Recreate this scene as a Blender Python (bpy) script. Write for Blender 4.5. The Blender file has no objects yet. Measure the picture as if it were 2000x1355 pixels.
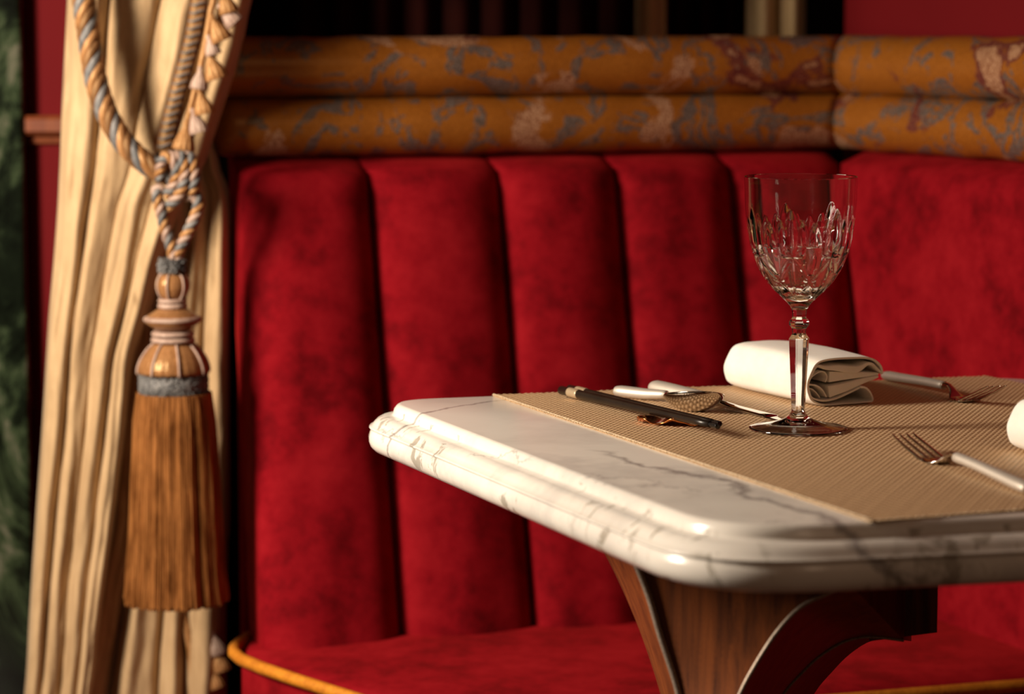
import bpy, bmesh, math, random
from mathutils import Vector, Matrix, noise
random.seed(7)
PI = math.pi
sc = bpy.context.scene
COL = sc.collection

# ------------------------------------------------------------------ camera, world, light, exposure
F = 5400.0; PITCH = math.atan(627.5 / F)
CAMZ = 1.065
cam_d = bpy.data.cameras.new('camera'); cam = bpy.data.objects.new('camera', cam_d); COL.objects.link(cam)
cam.location = (0, 0, CAMZ); cam.rotation_euler = (PI / 2 - PITCH, 0, 0)
cam_d.sensor_width = 36; cam_d.lens = 36 * F / 2000
cam_d.dof.use_dof = True; cam_d.dof.focus_distance = 2.20; cam_d.dof.aperture_fstop = 5.2
cam_d.clip_start = 0.05
sc.camera = cam
sc.view_settings.view_transform = 'Standard'; sc.view_settings.look = 'None'
sc.view_settings.gamma = 1; sc.view_settings.use_curve_mapping = False
sc.view_settings.exposure = 0.0
w = bpy.data.worlds.new('world'); sc.world = w; w.use_nodes = True
w.node_tree.nodes['Background'].inputs[0].default_value = (1.0, 0.50, 0.27, 1)
w.node_tree.nodes['Background'].inputs[1].default_value = 0.048

def area(name, loc, target, size, power, color, sy=None):
    l = bpy.data.lights.new(name, 'AREA'); l.shape = 'RECTANGLE' if sy else 'DISK'; l.size = size
    if sy: l.size_y = sy
    l.energy = power; l.color = color
    o = bpy.data.objects.new(name, l); COL.objects.link(o); o.location = loc
    o.rotation_euler = (Vector(target) - Vector(loc)).to_track_quat('-Z', 'Y').to_euler()
    return o
area('window_lamp', (-1.12, 1.95, 1.25), (0.1, 2.40, 0.78), 0.29, 37, (1.0, 0.845, 0.67), 0.52)
area('room_lamp', (1.05, -0.1, 2.25), (0.2, 2.3, 0.85), 0.30, 3.6, (1.0, 0.66, 0.42), 0.9)

# ------------------------------------------------------------------ projection helpers (pixel of the 2000x1355 frame -> world)
cP, sP = math.cos(PITCH), math.sin(PITCH)
def ray(px, py):
    u = (px - 1000) / F; v = (677.5 - py) / F
    return Vector((u, cP + v * sP, -sP + v * cP))
def at_z(px, py, z):
    r = ray(px, py); t = (z - CAMZ) / r.z
    return Vector((r.x * t, r.y * t, z))
def at_y(px, py, d):
    r = ray(px, py); t = d / r.y
    return Vector((r.x * t, d, CAMZ + r.z * t))

# ------------------------------------------------------------------ materials
def nt(name):
    m = bpy.data.materials.new(name); m.use_nodes = True
    t = m.node_tree; b = t.nodes['Principled BSDF']
    return m, t, b
def N(t, typ, **kw):
    n = t.nodes.new(typ)
    for k, v in kw.items():
        if k in n.inputs: n.inputs[k].default_value = v
        else: setattr(n, k, v)
    return n
def L(t, a, b): t.links.new(a, b)
def coords(t, scale=(1, 1, 1), rot=(0, 0, 0), kind='Object'):
    tc = t.nodes.new('ShaderNodeTexCoord'); mp = t.nodes.new('ShaderNodeMapping')
    mp.inputs['Scale'].default_value = scale; mp.inputs['Rotation'].default_value = rot
    L(t, tc.outputs[kind], mp.inputs['Vector']); return mp.outputs['Vector']
def ramp(t, fac, stops):
    r = t.nodes.new('ShaderNodeValToRGB'); e = r.color_ramp.elements
    while len(e) > 1: e.remove(e[-1])
    for i, (p, c) in enumerate(stops):
        el = e[0] if i == 0 else e.new(p)
        el.position = p; el.color = (c[0], c[1], c[2], 1)
    L(t, fac, r.inputs['Fac']); return r.outputs['Color']
def mixc(t, fac, a, b):
    m = t.nodes.new('ShaderNodeMix'); m.data_type = 'RGBA'
    for s, v in ((0, fac), (6, a), (7, b)):
        if hasattr(v, 'links') or isinstance(v, bpy.types.NodeSocket): L(t, v, m.inputs[s])
        else: m.inputs[s].default_value = v if s == 0 else (*v, 1)
    return m.outputs[2]
def bump(t, b, h, strength=0.3, dist=0.001):
    n = t.nodes.new('ShaderNodeBump'); n.inputs['Strength'].default_value = strength; n.inputs['Distance'].default_value = dist
    L(t, h, n.inputs['Height']); L(t, n.outputs[0], b.inputs['Normal'])
def noisen(t, vec, scale, detail=4, rough=0.5, dist=0.0):
    n = N(t, 'ShaderNodeTexNoise', Scale=scale, Detail=detail, Roughness=rough, Distortion=dist)
    L(t, vec, n.inputs['Vector']); return n.outputs['Fac']
def math_n(t, op, a, b=None, clamp=False):
    n = t.nodes.new('ShaderNodeMath'); n.operation = op; n.use_clamp = clamp
    for i, v in enumerate((a, b)):
        if v is None: continue
        if isinstance(v, bpy.types.NodeSocket): L(t, v, n.inputs[i])
        else: n.inputs[i].default_value = v
    return n.outputs[0]

def simple(name, col, rough=0.5, metal=0.0, grain=0.0, gscale=200, **kw):
    m, t, b = nt(name)
    v = coords(t)
    f = noisen(t, v, gscale)
    c2 = tuple(x * (1 - grain) for x in col)
    L(t, ramp(t, f, [(0.3, c2), (0.7, col)]), b.inputs['Base Color'])
    b.inputs['Roughness'].default_value = rough; b.inputs['Metallic'].default_value = metal
    for k, x in kw.items(): b.inputs[k].default_value = x
    return m

def velvet(name, base=(0.215, 0.0038, 0.0084)):
    m, t, b = nt(name)
    v = coords(t)
    f = noisen(t, v, 14, 6, 0.65)
    f2 = noisen(t, v, 55, 3, 0.6)
    g = math_n(t, 'ADD', math_n(t, 'MULTIPLY', f, 0.7), math_n(t, 'MULTIPLY', f2, 0.3))
    dk = tuple(x * 0.52 for x in base); lt = (min(1, base[0] * 1.28), base[1] * 1.9, base[2] * 1.5)
    L(t, ramp(t, g, [(0.36, dk), (0.5, base), (0.64, lt)]), b.inputs['Base Color'])
    b.inputs['Roughness'].default_value = 0.85
    b.inputs['Specular IOR Level'].default_value = 0.04
    b.inputs['Sheen Weight'].default_value = 0.22; b.inputs['Sheen Roughness'].default_value = 0.4
    b.inputs['Sheen Tint'].default_value = (1.0, 0.05, 0.04, 1)
    bump(t, b, noisen(t, v, 900, 2), 0.25, 0.0008)
    return m

def brocade(name):
    m, t, b = nt(name)
    v = coords(t)
    fine = noisen(t, v, 420, 2, 0.7)
    f1 = noisen(t, v, 15, 5, 0.64, 1.8)
    n2 = t.nodes.new('ShaderNodeVectorMath'); n2.operation = 'ADD'; n2.inputs[1].default_value = (3.1, 7.7, 1.3)
    L(t, v, n2.inputs[0])
    f2 = noisen(t, n2.outputs[0], 7.5, 3, 0.55, 0.8)
    n3 = t.nodes.new('ShaderNodeVectorMath'); n3.operation = 'ADD'; n3.inputs[1].default_value = (9.1, 2.7, 5.3)
    L(t, v, n3.inputs[0])
    f3 = noisen(t, n3.outputs[0], 6.5, 3, 0.5, 1.5)
    gold = ramp(t, fine, [(0.3, (0.18, 0.056, 0.007)), (0.7, (0.31, 0.103, 0.013))])
    slate = ramp(t, fine, [(0.35, (0.045, 0.03, 0.024)), (0.62, (0.15, 0.115, 0.10))])
    sand = ramp(t, fine, [(0.4, (0.16, 0.05, 0.02)), (0.6, (0.45, 0.26, 0.15))])
    wine = ramp(t, fine, [(0.4, (0.06, 0.010, 0.018)), (0.65, (0.20, 0.06, 0.03))])
    f1 = math_n(t, 'ADD', f1, math_n(t, 'MULTIPLY', math_n(t, 'SUBTRACT', noisen(t, v, 95, 3, 0.6), .5), .16))
    ew = math_n(t, 'MULTIPLY', math_n(t, 'SUBTRACT', noisen(t, v, 130, 3, 0.7), .5), .10)
    f2 = math_n(t, 'ADD', f2, ew); f3 = math_n(t, 'ADD', f3, ew)
    k1 = ramp(t, f1, [(0.53, (0, 0, 0)), (0.545, (1, 1, 1)), (0.62, (1, 1, 1)), (0.635, (0, 0, 0))])
    k2 = ramp(t, f2, [(0.60, (0, 0, 0)), (0.61, (1, 1, 1)), (0.64, (1, 1, 1)), (0.65, (0, 0, 0))])
    k2b = ramp(t, f2, [(0.64, (0, 0, 0)), (0.65, (1, 1, 1))])
    k3 = ramp(t, f3, [(0.60, (0, 0, 0)), (0.62, (1, 1, 1))])
    c = mixc(t, k1, gold, slate)
    c = mixc(t, k3, c, sand)
    c = mixc(t, k2, c, wine)
    c = mixc(t, k2b, c, sand)
    L(t, c, b.inputs['Base Color'])
    b.inputs['Roughness'].default_value = 0.36
    b.inputs['Specular IOR Level'].default_value = 0.7
    b.inputs['Specular Tint'].default_value = (1.0, 0.7, 0.35, 1)
    h = math_n(t, 'ADD', math_n(t, 'MULTIPLY', fine, 0.4), k1)
    bump(t, b, h, 0.3, 0.0006)
    return m

def silk(name, a=(0.36, 0.23, 0.12), bcol=(0.54, 0.375, 0.21)):
    m, t, b = nt(name)
    v = coords(t, (1, 1, 0.22))
    f = noisen(t, v, 40, 6, 0.7, 0.6)
    v2 = coords(t, (1, 1, 0.45))
    f2 = noisen(t, v2, 32, 2, 0.5)
    c = ramp(t, f, [(0.3, a), (0.65, bcol)])
    k = ramp(t, f2, [(0.20, (1, 1, 1)), (0.27, (0, 0, 0))])
    c = mixc(t, k, c, (0.17, 0.09, 0.035))
    L(t, c, b.inputs['Base Color'])
    b.inputs['Roughness'].default_value = 0.5
    b.inputs['Specular IOR Level'].default_value = 0.45
    b.inputs['Specular Tint'].default_value = (1.0, 0.8, 0.5, 1)
    b.inputs['Sheen Weight'].default_value = 0.15
    v3 = coords(t, (1, 1, 0.12))
    h = noisen(t, v3, 110, 4, 0.6)
    bump(t, b, h, 0.35, 0.003)
    return m

def marble_white(name):
    m, t, b = nt(name)
    v = coords(t)
    tc = t.nodes.new('ShaderNodeTexCoord')
    wob = noisen(t, v, 9, 6, 0.6)
    wob2 = noisen(t, v, 38, 4, 0.6)
    clouds = noisen(t, v, 7, 5, 0.6)
    base = ramp(t, clouds, [(0.3, (0.60, 0.56, 0.52)), (0.55, (0.76, 0.72, 0.665)), (0.8, (0.80, 0.765, 0.71))])
    sep = t.nodes.new('ShaderNodeSeparateXYZ'); L(t, v, sep.inputs[0])
    # thin veins: iso-lines of a distorted coordinate, thickness varied by noise
    def vein(ax, ay, az, off, wdt, amp, gate_scale, gate):
        s = math_n(t, 'ADD', math_n(t, 'MULTIPLY', sep.outputs[0], ax), math_n(t, 'MULTIPLY', sep.outputs[1], ay))
        s = math_n(t, 'ADD', s, math_n(t, 'MULTIPLY', math_n(t, 'SUBTRACT', sep.outputs[2], .75), az))
        s = math_n(t, 'ADD', s, math_n(t, 'MULTIPLY', math_n(t, 'SUBTRACT', wob, 0.5), amp))
        s = math_n(t, 'ADD', s, math_n(t, 'MULTIPLY', math_n(t, 'SUBTRACT', wob2, 0.5), amp * 0.22))
        s = math_n(t, 'ABSOLUTE', math_n(t, 'ADD', s, off))
        k = math_n(t, 'SUBTRACT', 1.0, math_n(t, 'DIVIDE', s, wdt), clamp=True)
        g = ramp(t, noisen(t, v, gate_scale, 2), [(gate - 0.06, (0, 0, 0)), (gate + 0.06, (1, 1, 1))])
        return math_n(t, 'MULTIPLY', k, g)
    return m, t, b, base, vein, sep, v

def make_marble(A, D):
    """A = table near-left corner, D = unit direction of the left edge (away from the camera)"""
    m, t, b, base, vein, sep, v = marble_white('white_marble')
    # the long grey vein that crosses the corner of the top, and one near the far left corner
    p1 = at_z(1190, 884, .75); p2 = at_z(1490, 975, .75)
    q1 = at_z(850, 800, .75); q2 = at_z(970, 783, .75)
    def line(p, q):
        d = (q - p).normalized(); n = (-d.y, d.x)
        return n[0], n[1], -(n[0] * p.x + n[1] * p.y)
    a1, a2, a3 = line(p1, p2); c1, c2, c3 = line(q1, q2)
    v1 = vein(a1, a2, 0.8, a3, 0.0062, 0.10, 6, 0.30)
    v2 = vein(c1, c2, 0.5, c3, 0.0034, 0.05, 5, 0.30)
    v3 = vein(0.8, 0.5, 1.6, -1.02, 0.004, 0.22, 11, 0.52)
    v4 = vein(0.9, 0.35, -1.2, -0.62, 0.004, 0.16, 8, 0.45)
    soft = vein(0.7, 0.6, 0.4, -1.22, 0.045, 0.4, 4, 0.42)
    def gate_n(sock, lo, hi):
        mr = t.nodes.new('ShaderNodeMapRange'); mr.inputs['From Min'].default_value = lo; mr.inputs['From Max'].default_value = hi
        L(t, sock, mr.inputs['Value']); return mr.outputs[0]
    v1 = math_n(t, 'MULTIPLY', v1, gate_n(sep.outputs[0], p1.x - .02, p1.x + .015))
    v2 = math_n(t, 'MULTIPLY', v2, gate_n(sep.outputs[1], 2.18, 2.23))
    tot = math_n(t, 'ADD', math_n(t, 'ADD', v1, v2), math_n(t, 'MULTIPLY', math_n(t, 'ADD', v3, v4), 0.6), clamp=True)
    # short dark strokes on the rim
    wv = coords(t, (1, 1, 0.55), (0, 0, 0))
    f = noisen(t, wv, 46, 4, 0.6, 0.7)
    st = ramp(t, f, [(0.37, (1, 1, 1)), (0.43, (0, 0, 0))])
    gz = math_n(t, 'LESS_THAN', sep.outputs[2], 0.7455)
    g2 = ramp(t, noisen(t, v, 8, 2), [(0.45, (0, 0, 0)), (0.53, (1, 1, 1))])
    st = math_n(t, 'MULTIPLY', math_n(t, 'MULTIPLY', st, gz), g2)
    c = mixc(t, math_n(t, 'MULTIPLY', soft, 0.35), base, (0.42, 0.40, 0.39))
    c = mixc(t, math_n(t, 'MULTIPLY', tot, 0.78), c, (0.17, 0.15, 0.15))
    c = mixc(t, math_n(t, 'MULTIPLY', st, 0.65), c, (0.20, 0.17, 0.12))
    L(t, c, b.inputs['Base Color'])
    b.inputs['Roughness'].default_value = 0.21
    b.inputs['Subsurface Weight'].default_value = 0.06
    b.inputs['Subsurface Radius'].default_value = (0.01, 0.007, 0.005)
    return m

def green_marble():
    m, t, b = nt('green_marble')
    v = coords(t, (1, 1, 0.45))
    f = noisen(t, v, 9, 8, 0.7, 1.6)
    L(t, ramp(t, f, [(0.40, (0.002, 0.003, 0.002)), (0.50, (0.008, 0.013, 0.007)), (0.57, (0.045, 0.068, 0.033)), (0.64, (0.16, 0.155, 0.11)), (0.69, (0.02, 0.03, 0.015))]), b.inputs['Base Color'])
    b.inputs['Roughness'].default_value = 0.2
    return m

def wood(name, a, c, rough=0.3):
    m, t, b = nt(name)
    v = coords(t, (1, 1, 0.06))
    f = noisen(t, v, 120, 5, 0.65, 0.4)
    f2 = noisen(t, coords(t, (1, 1, 0.25)), 12, 3, 0.5, 1.0)
    g = math_n(t, 'ADD', math_n(t, 'MULTIPLY', f, 0.7), math_n(t, 'MULTIPLY', f2, 0.3))
    L(t, ramp(t, g, [(0.35, a), (0.62, c)]), b.inputs['Base Color'])
    b.inputs['Roughness'].default_value = rough
    bump(t, b, f, 0.15, 0.0005)
    return m

def fibre(name, a, c, zs=0.02, sc_=500, rough=0.4, tint=(1, 0.75, 0.4)):
    m, t, b = nt(name)
    f = noisen(t, coords(t, (1, 1, zs)), sc_, 3, 0.6)
    g = noisen(t, coords(t, (1, 1, 0.5)), 38, 3, 0.6)
    h = math_n(t, 'ADD', math_n(t, 'MULTIPLY', f, 0.55), math_n(t, 'MULTIPLY', g, 0.45))
    L(t, ramp(t, h, [(0.38, a), (0.62, c)]), b.inputs['Base Color'])
    b.inputs['Roughness'].default_value = rough
    b.inputs['Specular IOR Level'].default_value = 0.6
    b.inputs['Specular Tint'].default_value = (*tint, 1)
    bump(t, b, f, 0.4, 0.001)
    return m

def mat_weave():
    m, t, b = nt('woven_placemat')
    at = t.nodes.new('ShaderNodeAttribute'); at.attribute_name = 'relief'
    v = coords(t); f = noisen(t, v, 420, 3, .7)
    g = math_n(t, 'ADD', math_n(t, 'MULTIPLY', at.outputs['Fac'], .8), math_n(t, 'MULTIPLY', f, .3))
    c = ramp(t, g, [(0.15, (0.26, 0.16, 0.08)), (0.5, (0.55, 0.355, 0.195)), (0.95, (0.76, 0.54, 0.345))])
    L(t, c, b.inputs['Base Color'])
    b.inputs['Roughness'].default_value = 0.45
    b.inputs['Specular IOR Level'].default_value = 0.55
    b.inputs['Specular Tint'].default_value = (1, 0.82, 0.6, 1)
    bump(t, b, f, 0.3, 0.0006)
    return m

def cloth_white():
    m, t, b = nt('white_linen')
    v = coords(t)
    wv = N(t, 'ShaderNodeTexWave', Scale=900.0, Distortion=1.0); L(t, v, wv.inputs['Vector'])
    L(t, ramp(t, noisen(t, v, 60), [(0.3, (0.80, 0.765, 0.70)), (0.7, (0.86, 0.83, 0.77))]), b.inputs['Base Color'])
    b.inputs['Roughness'].default_value = 0.85
    b.inputs['Subsurface Weight'].default_value = 0.35; b.inputs['Subsurface Radius'].default_value = (0.012, 0.008, 0.005)
    b.inputs['Specular IOR Level'].default_value = 0.2
    b.inputs['Sheen Weight'].default_value = 0.1
    bump(t, b, wv.outputs['Fac'], 0.12, 0.0003)
    return m

def glass_mat():
    m, t, b = nt('clear_crystal')
    b.inputs['Base Color'].default_value = (1, 1, 1, 1)
    b.inputs['Transmission Weight'].default_value = 1
    b.inputs['Roughness'].default_value = 0.0
    b.inputs['IOR'].default_value = 1.53
    return m

RED = velvet('red_velvet')
BRO = brocade('gold_brocade')
SILK = silk('gold_silk')
SILK_LIT = silk('lit_strip_silk', (0.40, 0.27, 0.13), (0.60, 0.43, 0.23))  # paler silk: light painted into the lit strips of the back curtain
WINE = simple('shaded_maroon_drape', (0.020, 0.0035, 0.0025), 0.9, grain=0.4, gscale=20, **{'Specular IOR Level': 0.05})  # shade on the back curtain put into a near-black maroon
PAINT = simple('red_paint', (0.15, 0.0035, 0.006), 0.75, grain=0.08, gscale=8, **{'Specular IOR Level': 0.15})
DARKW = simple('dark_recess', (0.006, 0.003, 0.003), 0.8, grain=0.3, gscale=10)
RAIL = wood('amber_wood', (0.16, 0.03, 0.006), (0.26, 0.06, 0.010), 0.6)
WOOD = wood('mahogany', (0.045, 0.010, 0.003), (0.22, 0.058, 0.012), 0.42)
GREEN = green_marble()
YG = fibre('gold_yarn', (0.24, 0.105, 0.034), (0.46, 0.235, 0.10), 0.4, 300)
YS = fibre('slate_yarn', (0.06, 0.065, 0.07), (0.22, 0.21, 0.205), 0.4, 300, 0.55, (1, 1, 1))
YP = fibre('rose_grey_yarn', (0.28, 0.17, 0.13), (0.50, 0.36, 0.29), 0.4, 300, 0.5, (1, 0.9, 0.8))
YB = fibre('brown_yarn', (0.10, 0.045, 0.018), (0.27, 0.13, 0.055), 0.4, 300, 0.5)
SKIRT = fibre('copper_fringe', (0.10, 0.031, 0.007), (0.37, 0.150, 0.045), 0.03, 330, 0.27, (1, 0.7, 0.35))
SATIN = fibre('copper_satin', (0.20, 0.085, 0.030), (0.38, 0.185, 0.075), 0.05, 600, 0.22, (1, 0.75, 0.4))
CORD = fibre('amber_cord', (0.42, 0.13, 0.01), (0.66, 0.25, 0.02), 1, 300, 0.6)
LINEN = cloth_white()
GLASS = glass_mat()
CHROME = simple('polished_steel', (0.62, 0.57, 0.52), 0.06, 1.0, 0.05, 40)
HANDLE = simple('satin_steel', (0.66, 0.60, 0.53), 0.5, 0.6, 0.06, 90)
BLACKW = simple('dark_lacquer', (0.016, 0.010, 0.007), 0.32, 0.0, 0.5, 60, **{'Specular IOR Level': 0.35})
BTIP = simple('black_tip', (0.006, 0.006, 0.006), 0.25)
BAND = simple('pale_gold_band', (0.60, 0.47, 0.31), 0.35, 0.5, 0.1, 80)
COPPER = simple('copper_leaf', (0.72, 0.27, 0.08), 0.2, 1.0, 0.2, 60)
INLAY = simple('champagne_metal', (0.52, 0.42, 0.34), 0.5, 0.6, 0.5, 700)

# ------------------------------------------------------------------ mesh helpers
def link(name, bm, mat, parent=None, smooth=True, kind=None, label=None, cat=None, group=None, recalc=True):
    if recalc: bmesh.ops.recalc_face_normals(bm, faces=bm.faces)
    me = bpy.data.meshes.new(name); bm.to_mesh(me); bm.free()
    if smooth:
        for p in me.polygons: p.use_smooth = True
    for mm in (mat if isinstance(mat, (list, tuple)) else [mat]): me.materials.append(mm)
    o = bpy.data.objects.new(name, me); COL.objects.link(o)
    if parent:
        o.parent = parent
        # geometry is written in world coordinates; keep it there
        o.matrix_parent_inverse = parent.matrix_world.inverted() if not parent.get('_local') else Matrix()
    tag(o, label, cat, group, kind)
    return o
def tag(o, label=None, cat=None, group=None, kind=None):
    if label: o['label'] = label
    if cat: o['category'] = cat
    if group: o['group'] = group
    if kind: o['kind'] = kind
def empty(name, loc, label, cat, group=None, rz=0):
    o = bpy.data.objects.new(name, None); COL.objects.link(o); o.empty_display_size = 0.05
    o.location = loc; o.rotation_euler = (0, 0, rz)
    o.matrix_world = Matrix.Translation(loc) @ Matrix.Rotation(rz, 4, 'Z')
    tag(o, label, cat, group); return o
def copy_part(o, parent):
    c = o.copy(); COL.objects.link(c); c.parent = parent
    for ch in list(o.children): copy_part(ch, c)
    return c
def box(bm, lo, hi, bevel=0.0):
    r = bmesh.ops.create_cube(bm, size=1)
    for v in r['verts']:
        v.co = Vector((lo[i] + (v.co[i] + .5) * (hi[i] - lo[i]) for i in range(3)))
    if bevel:
        es = list({e for v in r['verts'] for e in v.link_edges})
        bmesh.ops.bevel(bm, geom=es, offset=bevel, segments=3, affect='EDGES', profile=0.5)
def rings(bm, rs, closed=True, cap=True, mi=0):
    """skin a list of rings (each a list of points)"""
    vs = [[bm.verts.new(p) for p in r] for r in rs]
    n = len(rs[0])
    for a, b in zip(vs, vs[1:]):
        for i in range(n if closed else n - 1):
            f = bm.faces.new((a[i], a[(i + 1) % n], b[(i + 1) % n], b[i])); f.material_index = mi
    if cap and closed:
        for r, rev in ((vs[0], True), (vs[-1], False)):
            f = bm.faces.new(list(reversed(r)) if rev else r); f.material_index = mi
    return vs
def frames(pts):
    out = []; prev = None
    for i, p in enumerate(pts):
        a = pts[max(i - 1, 0)]; b = pts[min(i + 1, len(pts) - 1)]
        t = (b - a).normalized()
        if prev is None:
            u = Vector((0, 0, 1)) if abs(t.z) < .9 else Vector((1, 0, 0))
            u = (u - t * u.dot(t)).normalized()
        else:
            u = (prev - t * prev.dot(t)).normalized()
        prev = u; out.append((t, u, t.cross(u)))
    return out
def tube(bm, pts, r, n=10, cap=True, flat=1.0, mi=0):
    pts = [Vector(p) for p in pts]; fr = frames(pts); rs = []
    for i, (p, (t, u, v)) in enumerate(zip(pts, fr)):
        rr = r(i / (len(pts) - 1)) if callable(r) else r
        rs.append([p + u * math.cos(k * 2 * PI / n) * rr * flat + v * math.sin(k * 2 * PI / n) * rr for k in range(n)])
    return rings(bm, rs, cap=cap, mi=mi)
def spline(pts, n=8):
    pts = [Vector(p) for p in pts]; out = []
    for i in range(len(pts) - 1):
        p0 = pts[max(i - 1, 0)]; p1 = pts[i]; p2 = pts[i + 1]; p3 = pts[min(i + 2, len(pts) - 1)]
        for k in range(n):
            t = k / n
            out.append(0.5 * ((2 * p1) + (p2 - p0) * t + (2 * p0 - 5 * p1 + 4 * p2 - p3) * t * t + (3 * p1 - p0 - 3 * p2 + p3) * t ** 3))
    out.append(pts[-1]); return out
def lathe(bm, prof, c, n=48, cap=True, fn=None):
    rs = []
    for r, z in prof:
        rs.append([Vector((c[0] + r * math.cos(k * 2 * PI / n), c[1] + r * math.sin(k * 2 * PI / n), c[2] + z)) for k in range(n)])
    return rings(bm, rs, cap=cap)
def interp(tab, x):
    if x <= tab[0][0]: return tab[0][1]
    for (a, va), (b, vb) in zip(tab, tab[1:]):
        if x <= b:
            t = (x - a) / (b - a); return va + (vb - va) * t
    return tab[-1][1]
def sinterp(tab, x):
    """smooth interpolation"""
    pts = tab
    if x <= pts[0][0]: return pts[0][1]
    if x >= pts[-1][0]: return pts[-1][1]
    for i in range(len(pts) - 1):
        if x <= pts[i + 1][0]:
            t = (x - pts[i][0]) / (pts[i + 1][0] - pts[i][0])
            p0 = pts[max(i - 1, 0)][1]; p1 = pts[i][1]; p2 = pts[i + 1][1]; p3 = pts[min(i + 2, len(pts) - 1)][1]
            return 0.5 * (2 * p1 + (p2 - p0) * t + (2 * p0 - 5 * p1 + 4 * p2 - p3) * t * t + (3 * p1 - p0 - 3 * p2 + p3) * t ** 3)
def nz(x, y, z=0.0): return noise.noise(Vector((x, y, z)))
V2 = lambda a: Vector((math.cos(a), math.sin(a), 0))

# ------------------------------------------------------------------ setting
ANG = math.radians(17.6); E = V2(ANG); NB = Vector((E.y, -E.x, 0))        # back wing: direction, front normal
Q0 = at_z(1037, 1230, .45); RECL = 0.127; TOPZ = 0.930
T0 = Q0 - NB * RECL; T0.z = TOPZ
CORN = T0 + E * 0.391
WEND = at_z(2000, 320, TOPZ)
W = (WEND - CORN); W.z = 0; W.normalize(); NW = Vector((W.y, -W.x, 0))      # side wing: direction, normal
if NW.x > 0: NW = -NW

bm = bmesh.new(); box(bm, (-3, -2.5, -.06), (3.2, 4.4, 0)); link('floor', bm, wood('dark_floor', (0.03, 0.012, 0.006), (0.08, 0.03, 0.012)), kind='structure')
YL = 3.10
bm = bmesh.new()
xr = at_y(395, 300, YL).x
box(bm, (-2.2, YL, 0), (xr, YL + .12, 2.7)); link('wall_left', bm, PAINT, smooth=False, kind='structure')
# amber rail on the red wall
bm = bmesh.new()
xa = at_y(50, 250, YL).x; zt = at_y(80, 226, YL - .02).z; zm = at_y(80, 262, YL).z; zb = at_y(80, 284, YL).z
prof = [(0, zt), (.022, zt), (.026, zt - .004), (.026, zm + .004), (.020, zm), (.010, zm - .002), (.008, zb + .003), (0, zb)]
rings(bm, [[Vector((x, YL - o_, z)) for o_, z in prof] for x in (xa + .004, xr)]); link('trim_1', bm, RAIL, smooth=False, kind='structure')
# green marble pilaster
bm = bmesh.new()
xp = at_y(46, 300, 3.07).x
box(bm, (xp - .55, 3.07, 0), (xp, 3.10, 2.7), .006)
link('marble_pilaster', bm, GREEN, label='dark green veined marble pilaster beside the red wall', cat='pilaster')
# back wall (dark) and window drapes; lit and shaded stretches differ by painted colour
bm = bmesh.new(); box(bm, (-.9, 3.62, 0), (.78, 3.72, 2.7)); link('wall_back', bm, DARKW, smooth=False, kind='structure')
# wall behind side wing
RW0 = at_y(1650, 60, 3.30)
bm = bmesh.new()
for z in (0, 2.7): pass
a = Vector((RW0.x, RW0.y, 0)); b_ = a + W * 1.75; off = -NW * .1
rings(bm, [[p + Vector((0, 0, z)) for p in (a, b_, b_ + off, a + off)] for z in (0, 2.7)]); link('wall_right', bm, PAINT, smooth=False, kind='structure')

def drape(name, x0, x1, y, n, amp, mat, label, seedv, z0=0.5, z1=2.6, group=None):
    bm = bmesh.new(); nx = n * 10; rs = []
    for j in range(25):
        z = z0 + (z1 - z0) * j / 24
        rs.append([Vector((x0 + (x1 - x0) * i / nx, y - amp * (abs(math.sin(PI * n * i / nx + .3 * nz(i * .05, seedv))) ** .7) - .006 * nz(i * .2, z * 2, seedv), z)) for i in range(nx + 1)])
    rings(bm, rs, closed=False)
    return link(name, bm, mat, label=label, cat='curtain', group=group)
drape('curtain', at_y(560, 30, 3.45).x, at_y(1235, 30, 3.45).x, 3.45, 9, .05, WINE, 'shaded stretch of the folded back curtain behind the banquette, its shade painted as dark maroon, left of the lit strip', 3.3)
drape('curtain', at_y(1240, 30, 3.40).x, at_y(1300, 30, 3.40).x, 3.40, 1, .04, SILK_LIT, 'narrow lit strip of the back curtain, its light painted as pale gold, above the top bolster, left of the wider one', 1.3)
drape('curtain', at_y(1302, 30, 3.46).x, at_y(1452, 30, 3.46).x, 3.46, 3, .04, WINE, 'shaded stretch of the back curtain, its shade painted dark, between the two lit strips above the bolsters', 5.3)
drape('curtain', at_y(1456, 30, 3.38).x, at_y(1572, 30, 3.38).x, 3.38, 2, .04, SILK_LIT, 'wider lit strip of the back curtain, its light painted as pale gold, above the bolsters near the corner', 8.3)

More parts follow.
